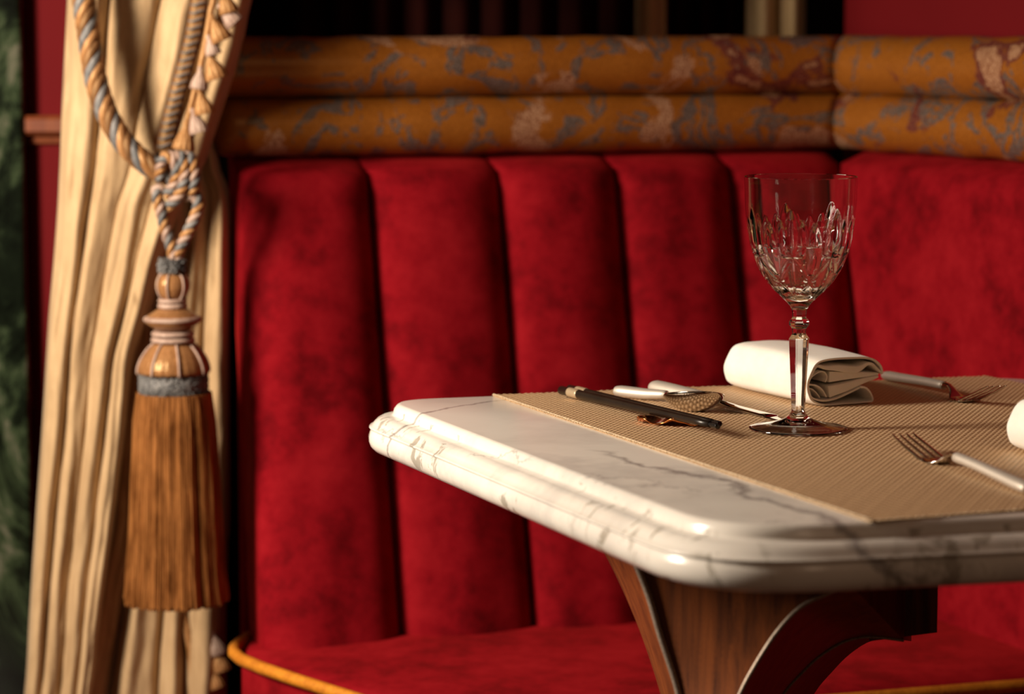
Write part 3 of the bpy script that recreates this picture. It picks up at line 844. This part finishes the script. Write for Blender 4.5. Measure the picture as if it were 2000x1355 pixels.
# napkins
def napkin(label, corner, ax, side, length, sc_=1.0):
    """corner: bottom corner of the open end on the smooth side; ax: away from the open end"""
    o = empty('napkin', corner, label, 'napkin', )
    k = .0466e-3 * 1.02 * sc_
    def pt(c): return ((c[0] - 320) * k, (1000 - c[1]) * k)
    def ribbon(name, path, th, back=0.0, front=0.0, length_=None, n=6, seedv=0.0, taper=None):
        bm = bmesh.new(); p = [pt(c) for c in path]
        s = spline([Vector((u, v, 0)) for u, v in p], n); m = len(s)
        L_ = []; R_ = []
        for i, q in enumerate(s):
            d = (s[min(i + 1, m - 1)] - s[max(i - 1, 0)]).normalized(); nn = Vector((-d.y, d.x, 0))
            t_ = (th(i / (m - 1)) if callable(th) else th) / 2
            L_.append(q + nn * t_); R_.append(q - nn * t_)
        loop = L_ + list(reversed(R_)); nl = len(loop)
        rs = []; J = 22; le = (length_ or length)
        for j in range(J + 1):
            t = j / J
            ring = []
            far = max(0, (t - .90) / .10)
            sq = 1 - .14 * far ** 2
            for (idx, q) in enumerate(loop):
                a_ = front + back + t * (le - back)
                u, v = q.x, q.y
                cu, cv = .034 * sc_, .019 * sc_
                u = cu + (u - cu) * sq; v = max(0.0004, v * (1 - .10 * far ** 2))
                v *= 1 + .05 * math.sin(PI * t)
                wb = .0007 * nz(u * 60, v * 60, t * 5 + seedv)
                wv = -.0022 * math.sin(t * 2.6) if u < .02 else 0
                edge = .0006 * (1 - min(1, j / 1.0))
                ring.append(corner + ax * a_ + side * (u + wb + wv) + Vector((0, 0, v + wb * .5 + .0006)))
            rs.append(ring)
        vs = rings(bm, rs, cap=False)
        for ring in (vs[0], vs[-1]):
            for i in range(m - 1):
                f = bm.faces.new((ring[i], ring[i + 1], ring[nl - 2 - i], ring[nl - 1 - i]))
        ob = link(name, bm, LINEN, o)
        bv = ob.modifiers.new('b', 'BEVEL'); bv.width = .0007; bv.segments = 3; bv.limit_method = 'ANGLE'; bv.angle_limit = math.radians(50)
        return ob
    outer = [(1845, 500), (1840, 420), (1780, 320), (1640, 225), (1400, 190), (1000, 180), (650, 198), (500, 250), (410, 370), (335, 520), (318, 620), (345, 760), (420, 890), (640, 975), (1000, 985), (1400, 982), (1600, 980), (1662, 930), (1600, 800), (1500, 718), (1400, 705)]
    ribbon('outer_layer', outer, 36 * k)
    ribbon('folded_layer', [(1835, 470), (1740, 380), (1650, 310), (1540, 310), (1400, 375), (1250, 390), (950, 350), (700, 330), (560, 290), (480, 330), (400, 470), (345, 600), (380, 740), (440, 840), (640, 905), (900, 885), (1200, 790), (1400, 715)], lambda t: (34 + 90 * math.exp(-((t - .30) / .11) ** 2)) * k, back=.0008, seedv=2)
    ribbon('folded_layer', [(1810, 505), (1500, 500), (1100, 500), (800, 500)], lambda t: (40 + 150 * t) * k, back=.0030, seedv=4)
    ribbon('folded_layer', [(1800, 545), (1500, 600), (1150, 690), (780, 760)], lambda t: (40 + 170 * t) * k, back=.0020, seedv=5)
    ribbon('folded_layer', [(360, 575), (440, 480), (600, 400), (700, 415), (748, 500), (715, 590)], 22 * k, back=.0030, seedv=6)
    ribbon('folded_layer', [(360, 610), (520, 625), (640, 700), (712, 800), (740, 850)], 24 * k, back=.0026, seedv=7)
    ribbon('folded_layer', [(385, 680), (480, 700), (570, 770), (640, 860)], 20 * k, back=.0045, seedv=8)
    return o
nc = at_z(1577, 797, MZ); nfar = at_z(1408, 757, MZ)
nax = (nfar - nc); nlen = nax.length; nax.normalize(); nsd = Vector((nax.y, -nax.x, 0)) if Vector((nax.y, -nax.x, 0)).x > 0 else Vector((-nax.y, nax.x, 0))
napkin('white folded cloth napkin behind the wine glass', nc, nax, nsd, nlen * 1.0)
# second napkin: its closed far end just enters the frame at the right
n2far = at_z(1950, 880, MZ) ; n2ax = -AX
napkin('white folded cloth napkin at the right edge of the photo', n2far - n2ax * .15 + PX * .004, n2ax, PX, .15)

# ------------------------------------------------------------------ wine glass
gp = at_z(1558.5, 838, MZ + .0006); G = empty('wine_glass', gp, 'cut crystal wine glass with faceted stem standing on the woven placemat', 'wine glass')
mpp = gp.y / F * 1.0      # metres per pixel at the glass
def zpx(py): return (838 - py) * mpp / cP * 0.995
# bowl outer radius by photo row
brow = [(341, 110), (360, 109.5), (400, 108), (440, 104), (480, 97), (520, 82), (545, 66), (565, 48), (580, 32), (590, 22), (598, 17)]
tab = sorted([(zpx(y), r * mpp) for y, r in brow])
H0, H1 = tab[0][0], tab[-1][0]
NB_ = 7
def seg_d(px_, py_, ax_, ay_, bx_, by_):
    dx, dy = bx_ - ax_, by_ - ay_; l2 = dx * dx + dy * dy
    t = max(0, min(1, ((px_ - ax_) * dx + (py_ - ay_) * dy) / l2)); 
    return math.hypot(px_ - ax_ - t * dx, py_ - ay_ - t * dy), t
def cut(th, z, R):
    """depth of cut (m) of the crystal pattern at angle th, height z"""
    P_ = 2 * PI / NB_
    a = ((th + P_ / 2) % P_) - P_ / 2            # -P/2..P/2 around the star meridian
    x = a * R; hp = P_ * R / 2
    h = z - zpx(492); d = 0.0
    def groove(dist, wd, dp): return dp * max(0, 1 - dist / wd)
    # lancet flutes rising above the star and between the stars
    for cx, z0, z1, wd, dp in ((0, 0, .038, .0052, .0013), (.45 * hp, .002, .030, .0034, .0010), (-.45 * hp, .002, .030, .0034, .0010), (hp, -.014, .028, .0056, .0013), (-hp, -.014, .028, .0056, .0013)):
        if z0 <= h <= z1:
            tt_ = (h - z0) / (z1 - z0); w_ = wd * math.sin(PI * min(1, max(0, .12 + .88 * tt_))) ** .8 + .0004
            d = max(d, 1.35 * dp * max(0, 1 - abs(x - cx) / w_) * min(1, (1 - tt_) * 4))
    # star: six rays
    for k in range(8):
        an = PI * k / 4 + PI / 8 * 0
        rl = .010 if k % 2 else .008
        dist, t = seg_d(x, h, 0, 0, rl * math.cos(an), rl * math.sin(an)); d = max(d, groove(dist, .0013 * (1 - .75 * t), .0007))
    # long ray down and diagonals to the lower stars (at half period)
    dist, t = seg_d(x, h, 0, 0, 0, -.036); d = max(d, groove(dist, .0018 * (1 - .5 * t), .0009))
    for s in (-1, 1):
        dist, t = seg_d(x, h, 0, 0, s * hp, -.020); d = max(d, groove(dist, .0015, .0008))
        dist, t = seg_d(x, h, s * hp, -.020, 0, -.036); d = max(d, groove(dist, .0013, .0007))
        for k in range(8):
            an = PI * k / 4 + PI / 8; rl = .006
            dist, t = seg_d(x, h, s * hp, -.020, s * hp + rl * math.cos(an), -.020 + rl * math.sin(an)); d = max(d, groove(dist, .0011 * (1 - .7 * t), .0006))
    return d
bm = bmesh.new(); NT = 288; NZ = 150; rs = []
rot0 = -1.841
zb_cut = H0 + .004
for j in range(NZ + 1):
    z = H0 + (H1 - H0) * j / NZ; R = sinterp(tab, z)
    ring = []
    for k in range(NT):
        th = 2 * PI * k / NT
        c_ = cut(th - rot0, z, R) if z > H0 + .012 else 0
        r_ = R - c_
        ring.append(Vector((gp.x + r_ * math.cos(th), gp.y + r_ * math.sin(th), gp.z + z)))
    rs.append(ring)
# rim and inner wall
def thick(z): return .0013 + .0016 * max(0, min(1, (zpx(470) - z) / .02))
inner = []
zin0 = H0 + .009
rs.append([Vector((gp.x + (sinterp(tab, H1) - .0003) * math.cos(2 * PI * k / NT), gp.y + (sinterp(tab, H1) - .0003) * math.sin(2 * PI * k / NT), gp.z + H1 + .0004)) for k in range(NT)])
rs.append([Vector((gp.x + (sinterp(tab, H1) - .0009) * math.cos(2 * PI * k / NT), gp.y + (sinterp(tab, H1) - .0009) * math.sin(2 * PI * k / NT), gp.z + H1 + .0004)) for k in range(NT)])
for j in range(61):
    z = H1 - (H1 - zin0) * j / 60; R = sinterp(tab, z) - thick(z)
    f_ = (z - zin0) / .012
    if f_ < 1: R = (sinterp(tab, zin0 + .012) - thick(zin0 + .012)) * math.sqrt(max(0.0006, 1 - (1 - f_) ** 2)) * (.72 + .28 * f_)
    rs.append([Vector((gp.x + R * math.cos(2 * PI * k / NT), gp.y + R * math.sin(2 * PI * k / NT), gp.z + z)) for k in range(NT)])
bowl_top = rs
# stem: faceted, continuous with the bowl and the foot so that it is one body of glass
def facet(nf, r, k, rot):
    th = 2 * PI * k / NT; a = ((th - rot) % (2 * PI / nf)) - PI / nf
    return r * math.cos(PI / nf) / math.cos(a)
stem = [(598, 16.5, 8), (602, 15.5, 8), (612, 14.5, 8), (616, 14.5, 8), (620, 17, 8), (624, 21, 8), (630, 21.5, 8), (634, 18, 8), (638, 15, 8), (648, 14, 8), (652, 16.5, 6), (657, 20.5, 6), (660, 21, 6), (700, 19, 6), (750, 16.5, 6), (790, 14.5, 6), (800, 14, 6), (804, 14.3, 0), (812, 17.5, 0), (818, 24, 0), (823, 34, 0), (830, 50, 0), (834, 70, 0), (837, 86, 0), (839.5, 94, 0), (841, 96.5, 0)]
lowr = []
for y, r, nf in stem:
    z = {812: .0112, 818: .0090, 823: .0071}.get(y, zpx(y)) if y < 830 else None
    if z is None: z = {830: .0053, 834: .0037, 837: .0026, 839.5: .0021, 841: .0016}[y]
    lowr.append([Vector((gp.x + (facet(nf, r * mpp, k, .25) if nf else r * mpp) * math.cos(2 * PI * k / NT), gp.y + (facet(nf, r * mpp, k, .25) if nf else r * mpp) * math.sin(2 * PI * k / NT), gp.z + z)) for k in range(NT)])
for r, z in ((97, .0011), (96.3, .0005), (95, .0001), (93, .0), (90, .0003), (84, .0011), (70, .0022), (50, .0036), (34, .0049), (20, .0058), (2, .0060)):
    lowr.append([Vector((gp.x + r * mpp * math.cos(2 * PI * k / NT), gp.y + r * mpp * math.sin(2 * PI * k / NT), gp.z + z)) for k in range(NT)])
full = list(reversed(bowl_top)); body = full + lowr
b_all = bmesh.new(); rings(b_all, body); bmesh.ops.recalc_face_normals(b_all, faces=b_all.faces)
for e in b_all.edges:
    if len(e.link_faces) == 2 and e.calc_face_angle(0) > math.radians(25): e.smooth = False
def gpart(name, keep):
    b2 = b_all.copy()
    z0, z1 = keep
    kill = [f for f in b2.faces if not (z0 <= f.calc_center_median().z - gp.z < z1)]
    bmesh.ops.delete(b2, geom=kill, context='FACES')
    o = link(name, b2, GLASS, G, recalc=False)
    o.cycles.is_caustics_caster = True
    return o
zc1 = zpx(600); zc2 = zpx(812)
gpart('bowl', (zc1, 9)); gpart('stem', (zc2, zc1)); gpart('foot', (-9, zc2)); b_all.free()

# ------------------------------------------------------------------ tied-back curtain
CY = 2.79
tieZ = at_y(300, 320, CY).z
Lx = [(-500, 150), (-200, 142), (0, 134), (120, 128), (250, 122), (330, 119), (450, 112), (620, 98), (850, 84), (1050, 70), (1200, 60), (1355, 50), (1700, 22), (2100, 0)]
Rx = [(-500, 600), (-200, 545), (0, 490), (100, 470), (200, 438), (270, 415), (330, 392), (400, 352), (500, 318), (600, 290), (700, 258), (850, 241), (1000, 222), (1200, 196), (1355, 176), (1700, 130), (2100, 100)]
NFOLD = 5.0
def cloth(name, Lx, Rx, y0, y1, d0, nf, amp, seedv, parent, mat, NXc=150, NYc=150, valley=.62, shift=None, tie=True):
    bm = bmesh.new(); rs = []
    for j in range(NYc + 1):
        y = y0 + (y1 - y0) * j / NYc
        xl = sinterp(Lx, y); xr_ = sinterp(Rx, y); wdt = xr_ - xl
        tf = math.exp(-((y - 325) / 95) ** 2) if tie else 0
        row = []
        for i in range(NXc + 1):
            u = i / NXc
            ph = nf * u + .35 * nz(u * 3.0, y * .0018, seedv) * min(1, abs(y - 325) / 300 + .3) + (shift(u, y) if shift else 0)
            k_ = abs(math.sin(PI * ph)) ** valley
            second = math.sin(PI * (ph * 1.7 + .3 + .5 * nz(u * 4, y * .002, seedv + 3))) ** 2
            A = amp * (wdt / 150) ** .5 * (1 - .45 * tf)
            dep = A * k_ + A * .22 * second
            wr = .0040 * nz(u * 7, y * .006, seedv) + .0018 * nz(u * 16, y * .02, seedv + 7)
            edge = 1 - min(1, min(u, 1 - u) / .06)
            d = d0 - dep - wr - .008 * tf + .018 * edge ** 2
            row.append(at_y(xl + wdt * u, y, d))
        rs.append(row)
    rings(bm, rs, closed=False)
    o = link(name, bm, mat, parent)
    s = o.modifiers.new('t', 'SOLIDIFY'); s.thickness = .0015; s.offset = -1
    return o
yfl = 2230
curt = empty('curtain', at_y(250, 325, CY), 'gold silk curtain gathered by the tasselled tieback at the left', 'curtain')
curt.location.z = 0; curt.matrix_world = Matrix.Translation(curt.location)
cloth('front_drape', Lx, Rx, -2500, yfl, CY, 4.0, .012, 1.7, curt, SILK, NYc=230)
Lb = [(240, 290), (330, 300), (420, 290), (600, 262), (850, 230), (1000, 215), (1150, 180), (1355, 150), (1700, 120), (2100, 100)]
Rb = [(240, 415), (330, 428), (380, 447), (500, 450), (700, 446), (1000, 447), (1200, 440), (1355, 441), (1700, 450), (2100, 460)]
cloth('rear_drape', Lb, Rb, 240, yfl, CY + .05, 4.0, .020, 5.1, curt, SILK, tie=False)

# fringe braid on the upper drape edge
brpts = [(440, -2300), (420, -900), (402, -400), (392, -120), (389, 0), (380, 60), (370, 100), (356, 150), (345, 190), (335, 230), (326, 270), (318, 312)]
bc = [at_y(x, y, CY - .040) for x, y in brpts]
bs = spline(bc, 10)
bm = bmesh.new()
hw = 15.5 * CY / F
sideX = Vector((1, 0, .12)).normalized()
rings(bm, [[p + sideX * s * hw + Vector((0, .002 if abs(s) < 1 else .004, 0)) for s in (-1, -.5, 0, .5, 1)] for p in bs], closed=False)
br_ = link('braid_tape', bm, YB, curt, label='brown braid tape along the curtain edge'); br_.modifiers.new('t', 'SOLIDIFY').thickness = .002
bm = bmesh.new(); Lr = 0
step = .0080; acc = 0; cnt = 0
for a, b in zip(bs, bs[1:]):
    seg = (b - a).length
    while acc <= seg:
        p = a.lerp(b, acc / seg); q = (b - a).normalized()
        tube(bm, spline([p + sideX * (-hw) + Vector((0, .001, 0)), p + sideX * (-hw * .4) + Vector((0, -.003, 0)) + q * .0008, p + sideX * (hw * .4) + Vector((0, -.003, 0)) - q * .0008, p + sideX * hw + Vector((0, .001, 0))], 3), .0010, 6)
        acc += step; cnt += 1
    acc -= seg
link('braid_gimp', bm, YS, curt, kind='stuff', label='slate grey loops of the braid')

def little_tassel(parent, x, y, mat, lean, size=1.0, r=.0125):
    t = at_y(x, y, CY - .052); k = .0105 * size
    bm = bmesh.new()
    ax = Vector((lean, 0, -1)).normalized(); sx = Vector((1, 0, lean)).normalized(); sy = Vector((0, 1, 0))
    prof = [(0, .10), (.002, .12), (.16, .16), (.28, .30), (.30, .40), (.22, .55), (.26, .75), (.55, 1.3), (.80, 1.9), (.92, 2.5), (.88, 2.55), (.5, 2.5), (.05, 2.45)]
    rs = []
    for rr, h in prof:
        rs.append([t + ax * h * k + (sx * math.cos(a_) + sy * math.sin(a_) * .8) * rr * k * (1 + (.07 * math.sin(13 * a_) if h > 1 else 0)) for a_ in [2 * PI * q / 52 for q in range(52)]])
    rings(bm, rs); return link('fringe_tassel', bm, mat, parent)
# hanging cords behind the little tassels
bm = bmesh.new(); tube(bm, spline([at_y(x, y, CY - .048) for x, y in ((470, -2300), (452, -900), (432, -400), (420, -40), (412, 20), (404, 70), (392, 130), (380, 180), (368, 230), (355, 290))], 6), .0032, 8); fcord = link('fringe_cord', bm, YG, curt)
for x, y, mt, ln2, s2 in ((424, 6, YP, .9, 1.0), (410, 26, YG, .45, 1.1), (405, 66, YP, .3, .8), (404, 96, YG, .35, 1.15), (392, 126, YP, -.1, .9), (388, 168, YG, .2, 1.05), (374, 208, YP, .3, 1.0), (366, 232, YG, -.15, 1.15), (360, 280, YP, .4, .8), (432, -26, YG, .3, 1.0)):
    little_tassel(fcord, x, y, mt, ln2, s2)
# lower fringe on the rear drape
bs2 = spline([at_y(x, y, CY + .028) for x, y in ((352, 1180), (368, 1240), (376, 1300), (378, 1360), (380, 1500))], 10)
bm = bmesh.new(); rings(bm, [[p + Vector((s * hw * .5, 0, 0)) for s in (-1, 0, 1)] for p in bs2], closed=False)
bt = link('braid_tape', bm, YG, curt); bt.modifiers.new('t', 'SOLIDIFY').thickness = .002
for x, y, mt in ((396, 1262, YP), (404, 1296, YG), (392, 1330, YG)): little_tassel(bt, x, y, mt, .3, 1.0).location.y += .078

# ------------------------------------------------------------------ tieback rope with big tassel
tb = empty('curtain_tieback', at_y(340, 340, CY - .07), 'twisted gold and slate rope tieback with a big copper tassel', 'tieback')
def rope(parent, path, R, rs_, turns_per_m, mats, phase=0, n=8, name='rope_strand', dense=10, flat=1.0):
    ctr = spline(path, dense)
    Ls = [0]
    for a, b in zip(ctr, ctr[1:]): Ls.append(Ls[-1] + (b - a).length)
    m = max(30, int(Ls[-1] / .0022)); pts = []
    for k in range(m + 1):
        x = Ls[-1] * k / m; j = 0
        while j < len(Ls) - 2 and Ls[j + 1] < x: j += 1
        pts.append(ctr[j].lerp(ctr[j + 1], (x - Ls[j]) / max(1e-9, Ls[j + 1] - Ls[j])))
    fr = frames(pts); S_ = len(mats)
    for s in range(S_):
        hp_ = [p + (u * math.cos(phase + 2 * PI * s / S_ + 2 * PI * turns_per_m * Ls[-1] * i / m) * flat + v * math.sin(phase + 2 * PI * s / S_ + 2 * PI * turns_per_m * Ls[-1] * i / m)) * R for i, (p, (t, u, v)) in enumerate(zip(pts, fr))]
        bm = bmesh.new(); tube(bm, hp_, rs_, n); link(name, bm, mats[s], parent)
RD = CY - .058
main = [at_y(x, y, d) for x, y, d in ((104, -300, YL - .01), (104, -320, YL - .12), (116, -300, RD + .06), (134, -240, RD + .005), (148, -150, RD - .0), (158, -40, RD), (172, 60, RD), (186, 150, RD), (208, 220, RD), (244, 280, RD), (290, 322, RD - .002), (345, 348, RD))]
rope(tb, main, .0062, .0054, 15, [YG, YS, YB, YG, YS, YB], name='rope_strand')
cordR = .0042
def cord(path, ph=0): rope(tb, [at_y(x, y, d) for x, y, d in path], .0030, .0033, 42, [YG, YS, YP], ph, name='cord_strand')
kd = RD - .018
cord([(312, 350, kd + .01), (318, 312, kd), (334, 306, kd - .004), (346, 330, kd - .006), (340, 362, kd - .004), (322, 380, kd)], 0)
cord([(345, 310, kd + .004), (352, 304, kd - .004), (362, 330, kd - .008), (356, 368, kd - .006), (338, 396, kd - .002), (328, 404, kd)], 1)
cord([(366, 312, kd + .004), (374, 310, kd - .004), (380, 340, kd - .006), (378, 366, kd - .004), (368, 388, kd + .004)], 2)
cord([(318, 372, kd), (306, 372, kd - .002), (314, 410, kd - .002), (324, 450, kd), (334, 480, kd), (340, 506, kd)], .5)
cord([(372, 372, kd + .004), (388, 396, kd), (378, 430, kd - .002), (362, 464, kd), (350, 490, kd), (343, 508, kd)], 1.4)
# tassel
TX, TD = 336, kd; TAS = tb
def tz(y): return at_y(TX, y, TD).z
tc = at_y(TX, 520, TD); mp = TD / F
def tl(name, prof, mat, n=64, ripple=0, rn=0, lab=None, lean=0.0):
    bm = bmesh.new(); rs = []
    for r, y in prof:
        z = tz(y)
        rs.append([Vector((tc.x + lean * (y - 520) * mp + r * mp * math.cos(2 * PI * k / n) * (1 + ripple * math.cos(rn * 2 * PI * k / n)), tc.y + r * mp * math.sin(2 * PI * k / n) * (1 + ripple * math.cos(rn * 2 * PI * k / n)), z)) for k in range(n)])
    rings(bm, rs); return link(name, bm, mat, TAS, label=lab)
def furry(name, r0, y0, y1, mat, cnt, ln, lab):
    bm = bmesh.new()
    for i in range(cnt):
        a_ = random.random() * 2 * PI; y = y0 + (y1 - y0) * random.random()
        p = Vector((tc.x + r0 * mp * math.cos(a_) * .85, tc.y + r0 * mp * math.sin(a_) * .85, tz(y)))
        d = Vector((math.cos(a_) + random.uniform(-.4, .4), math.sin(a_) + random.uniform(-.4, .4), random.uniform(-.7, .7))).normalized()
        tube(bm, [p, p + d * ln * random.uniform(.7, 1.15)], lambda t: .0011 - .0004 * t, 4)
    lathe_prof = [(r0 * .3, y0), (r0 * .92, y0 + 4), (r0 * .95, (y0 + y1) / 2), (r0 * .92, y1 - 4), (r0 * .3, y1)]
    n = 32
    rings(bm, [[Vector((tc.x + r * mp * math.cos(2 * PI * k / n), tc.y + r * mp * math.sin(2 * PI * k / n), tz(y))) for k in range(n)] for r, y in lathe_prof])
    return link(name, bm, mat, TAS, label=lab, kind='stuff')
TAS = tb
TAS = tl('tassel', [(10, 766), (68, 768), (74, 800), (78, 900), (82, 1050), (90, 1150), (20, 1158)], SKIRT, 48, lab='big copper tassel with slate bands')
furry('plush_collar', 22, 507, 530, YS, 420, .0052, 'fuzzy slate collar')
tl('ball', [(4, 532), (18, 533), (29, 540), (33, 552), (33, 562), (29, 574), (20, 583), (8, 585)], SATIN, lab='glossy copper satin ball')
tl('ring', [(18, 582), (28, 584), (29, 587), (28, 590), (18, 591)], YP); tl('ring', [(18, 591), (27, 592), (30, 596), (29, 601), (18, 603)], YP)
tl('disc', [(14, 601), (30, 603), (42, 611), (52, 618), (56, 622), (55, 628), (46, 635), (36, 643), (14, 646)], SATIN, lab='double cone copper satin disc')
tl('ring', [(52, 617), (57, 620), (58, 623), (57, 626), (50, 628)], YP)
tl('ring', [(20, 645), (40, 647), (43, 651), (42, 655), (20, 656)], YP); tl('ring', [(20, 657), (40, 658), (44, 662), (43, 667), (20, 669)], YP)
bell = [(14, 667), (36, 669), (44, 675), (54, 686), (63, 700), (68, 712), (70, 722), (69, 728), (14, 729)]
tl('bell', bell, SATIN, 72, .012, 24, 'fluted copper satin bell')
for k in range(8):
    a_ = 2 * PI * k / 8 + .28
    bm = bmesh.new(); pts = [Vector((tc.x + (r + 1.5) * mp * math.cos(a_), tc.y + (r + 1.5) * mp * math.sin(a_), tz(y))) for r, y in bell[1:8]]
    tube(bm, spline(pts, 4), .0014, 6); link('rib_cord', bm, YP, TAS)
for a_ in (-1.75, -.75, .4, 1.6, 2.7, 3.8):
    bm = bmesh.new(); pts = [Vector((tc.x + (r + 1.2) * mp * math.cos(a_), tc.y + (r + 1.2) * mp * math.sin(a_), tz(y))) for r, y in ((18, 533), (29, 540), (33, 552), (33, 562), (29, 574), (22, 583))]
    tube(bm, spline(pts, 4), .0012, 6); link('rib_cord', bm, YP, TAS)
furry('plush_band', 72, 729, 768, YS, 1500, .0040, 'fuzzy slate band above the fringe')
# fringe skirt: every thread a thin tube, joined as one part
bm = bmesh.new(); NS = 1150
for i in range(NS):
    a_ = 2 * PI * i / NS * 3 + random.random() * .02
    layer = .93 + .07 * random.random()
    lump = 1 + .035 * math.sin(a_ * 9) + .02 * math.sin(a_ * 23)
    pts = []
    y1_ = 1172 + random.uniform(-6, 3)
    for k in range(8):
        t = k / 7; y = 766 + (y1_ - 766) * t
        r = sinterp([(0, 73), (.08, 79), (.35, 83), (.7, 90), (.93, 97), (1, 101)], t) * layer * (1 + (lump - 1) * min(1, t * 3)) + 2.0 * nz(a_ * 3, t * 4, 2)
        aa = a_ + .03 * nz(a_ * 5, t * 3)
        pts.append(Vector((tc.x + r * mp * math.cos(aa) - .0008 * t, tc.y + r * mp * math.sin(aa), tz(y))))
    tube(bm, pts, .00105, 4, cap=False)
link('fringe_skirt', bm, SKIRT, TAS, kind='stuff', label='long copper fringe of the tassel')
bpy.data.lights['window_lamp'].cycles.is_caustics_light = True
for o in sc.objects:
    if '_local' in o: del o['_local']
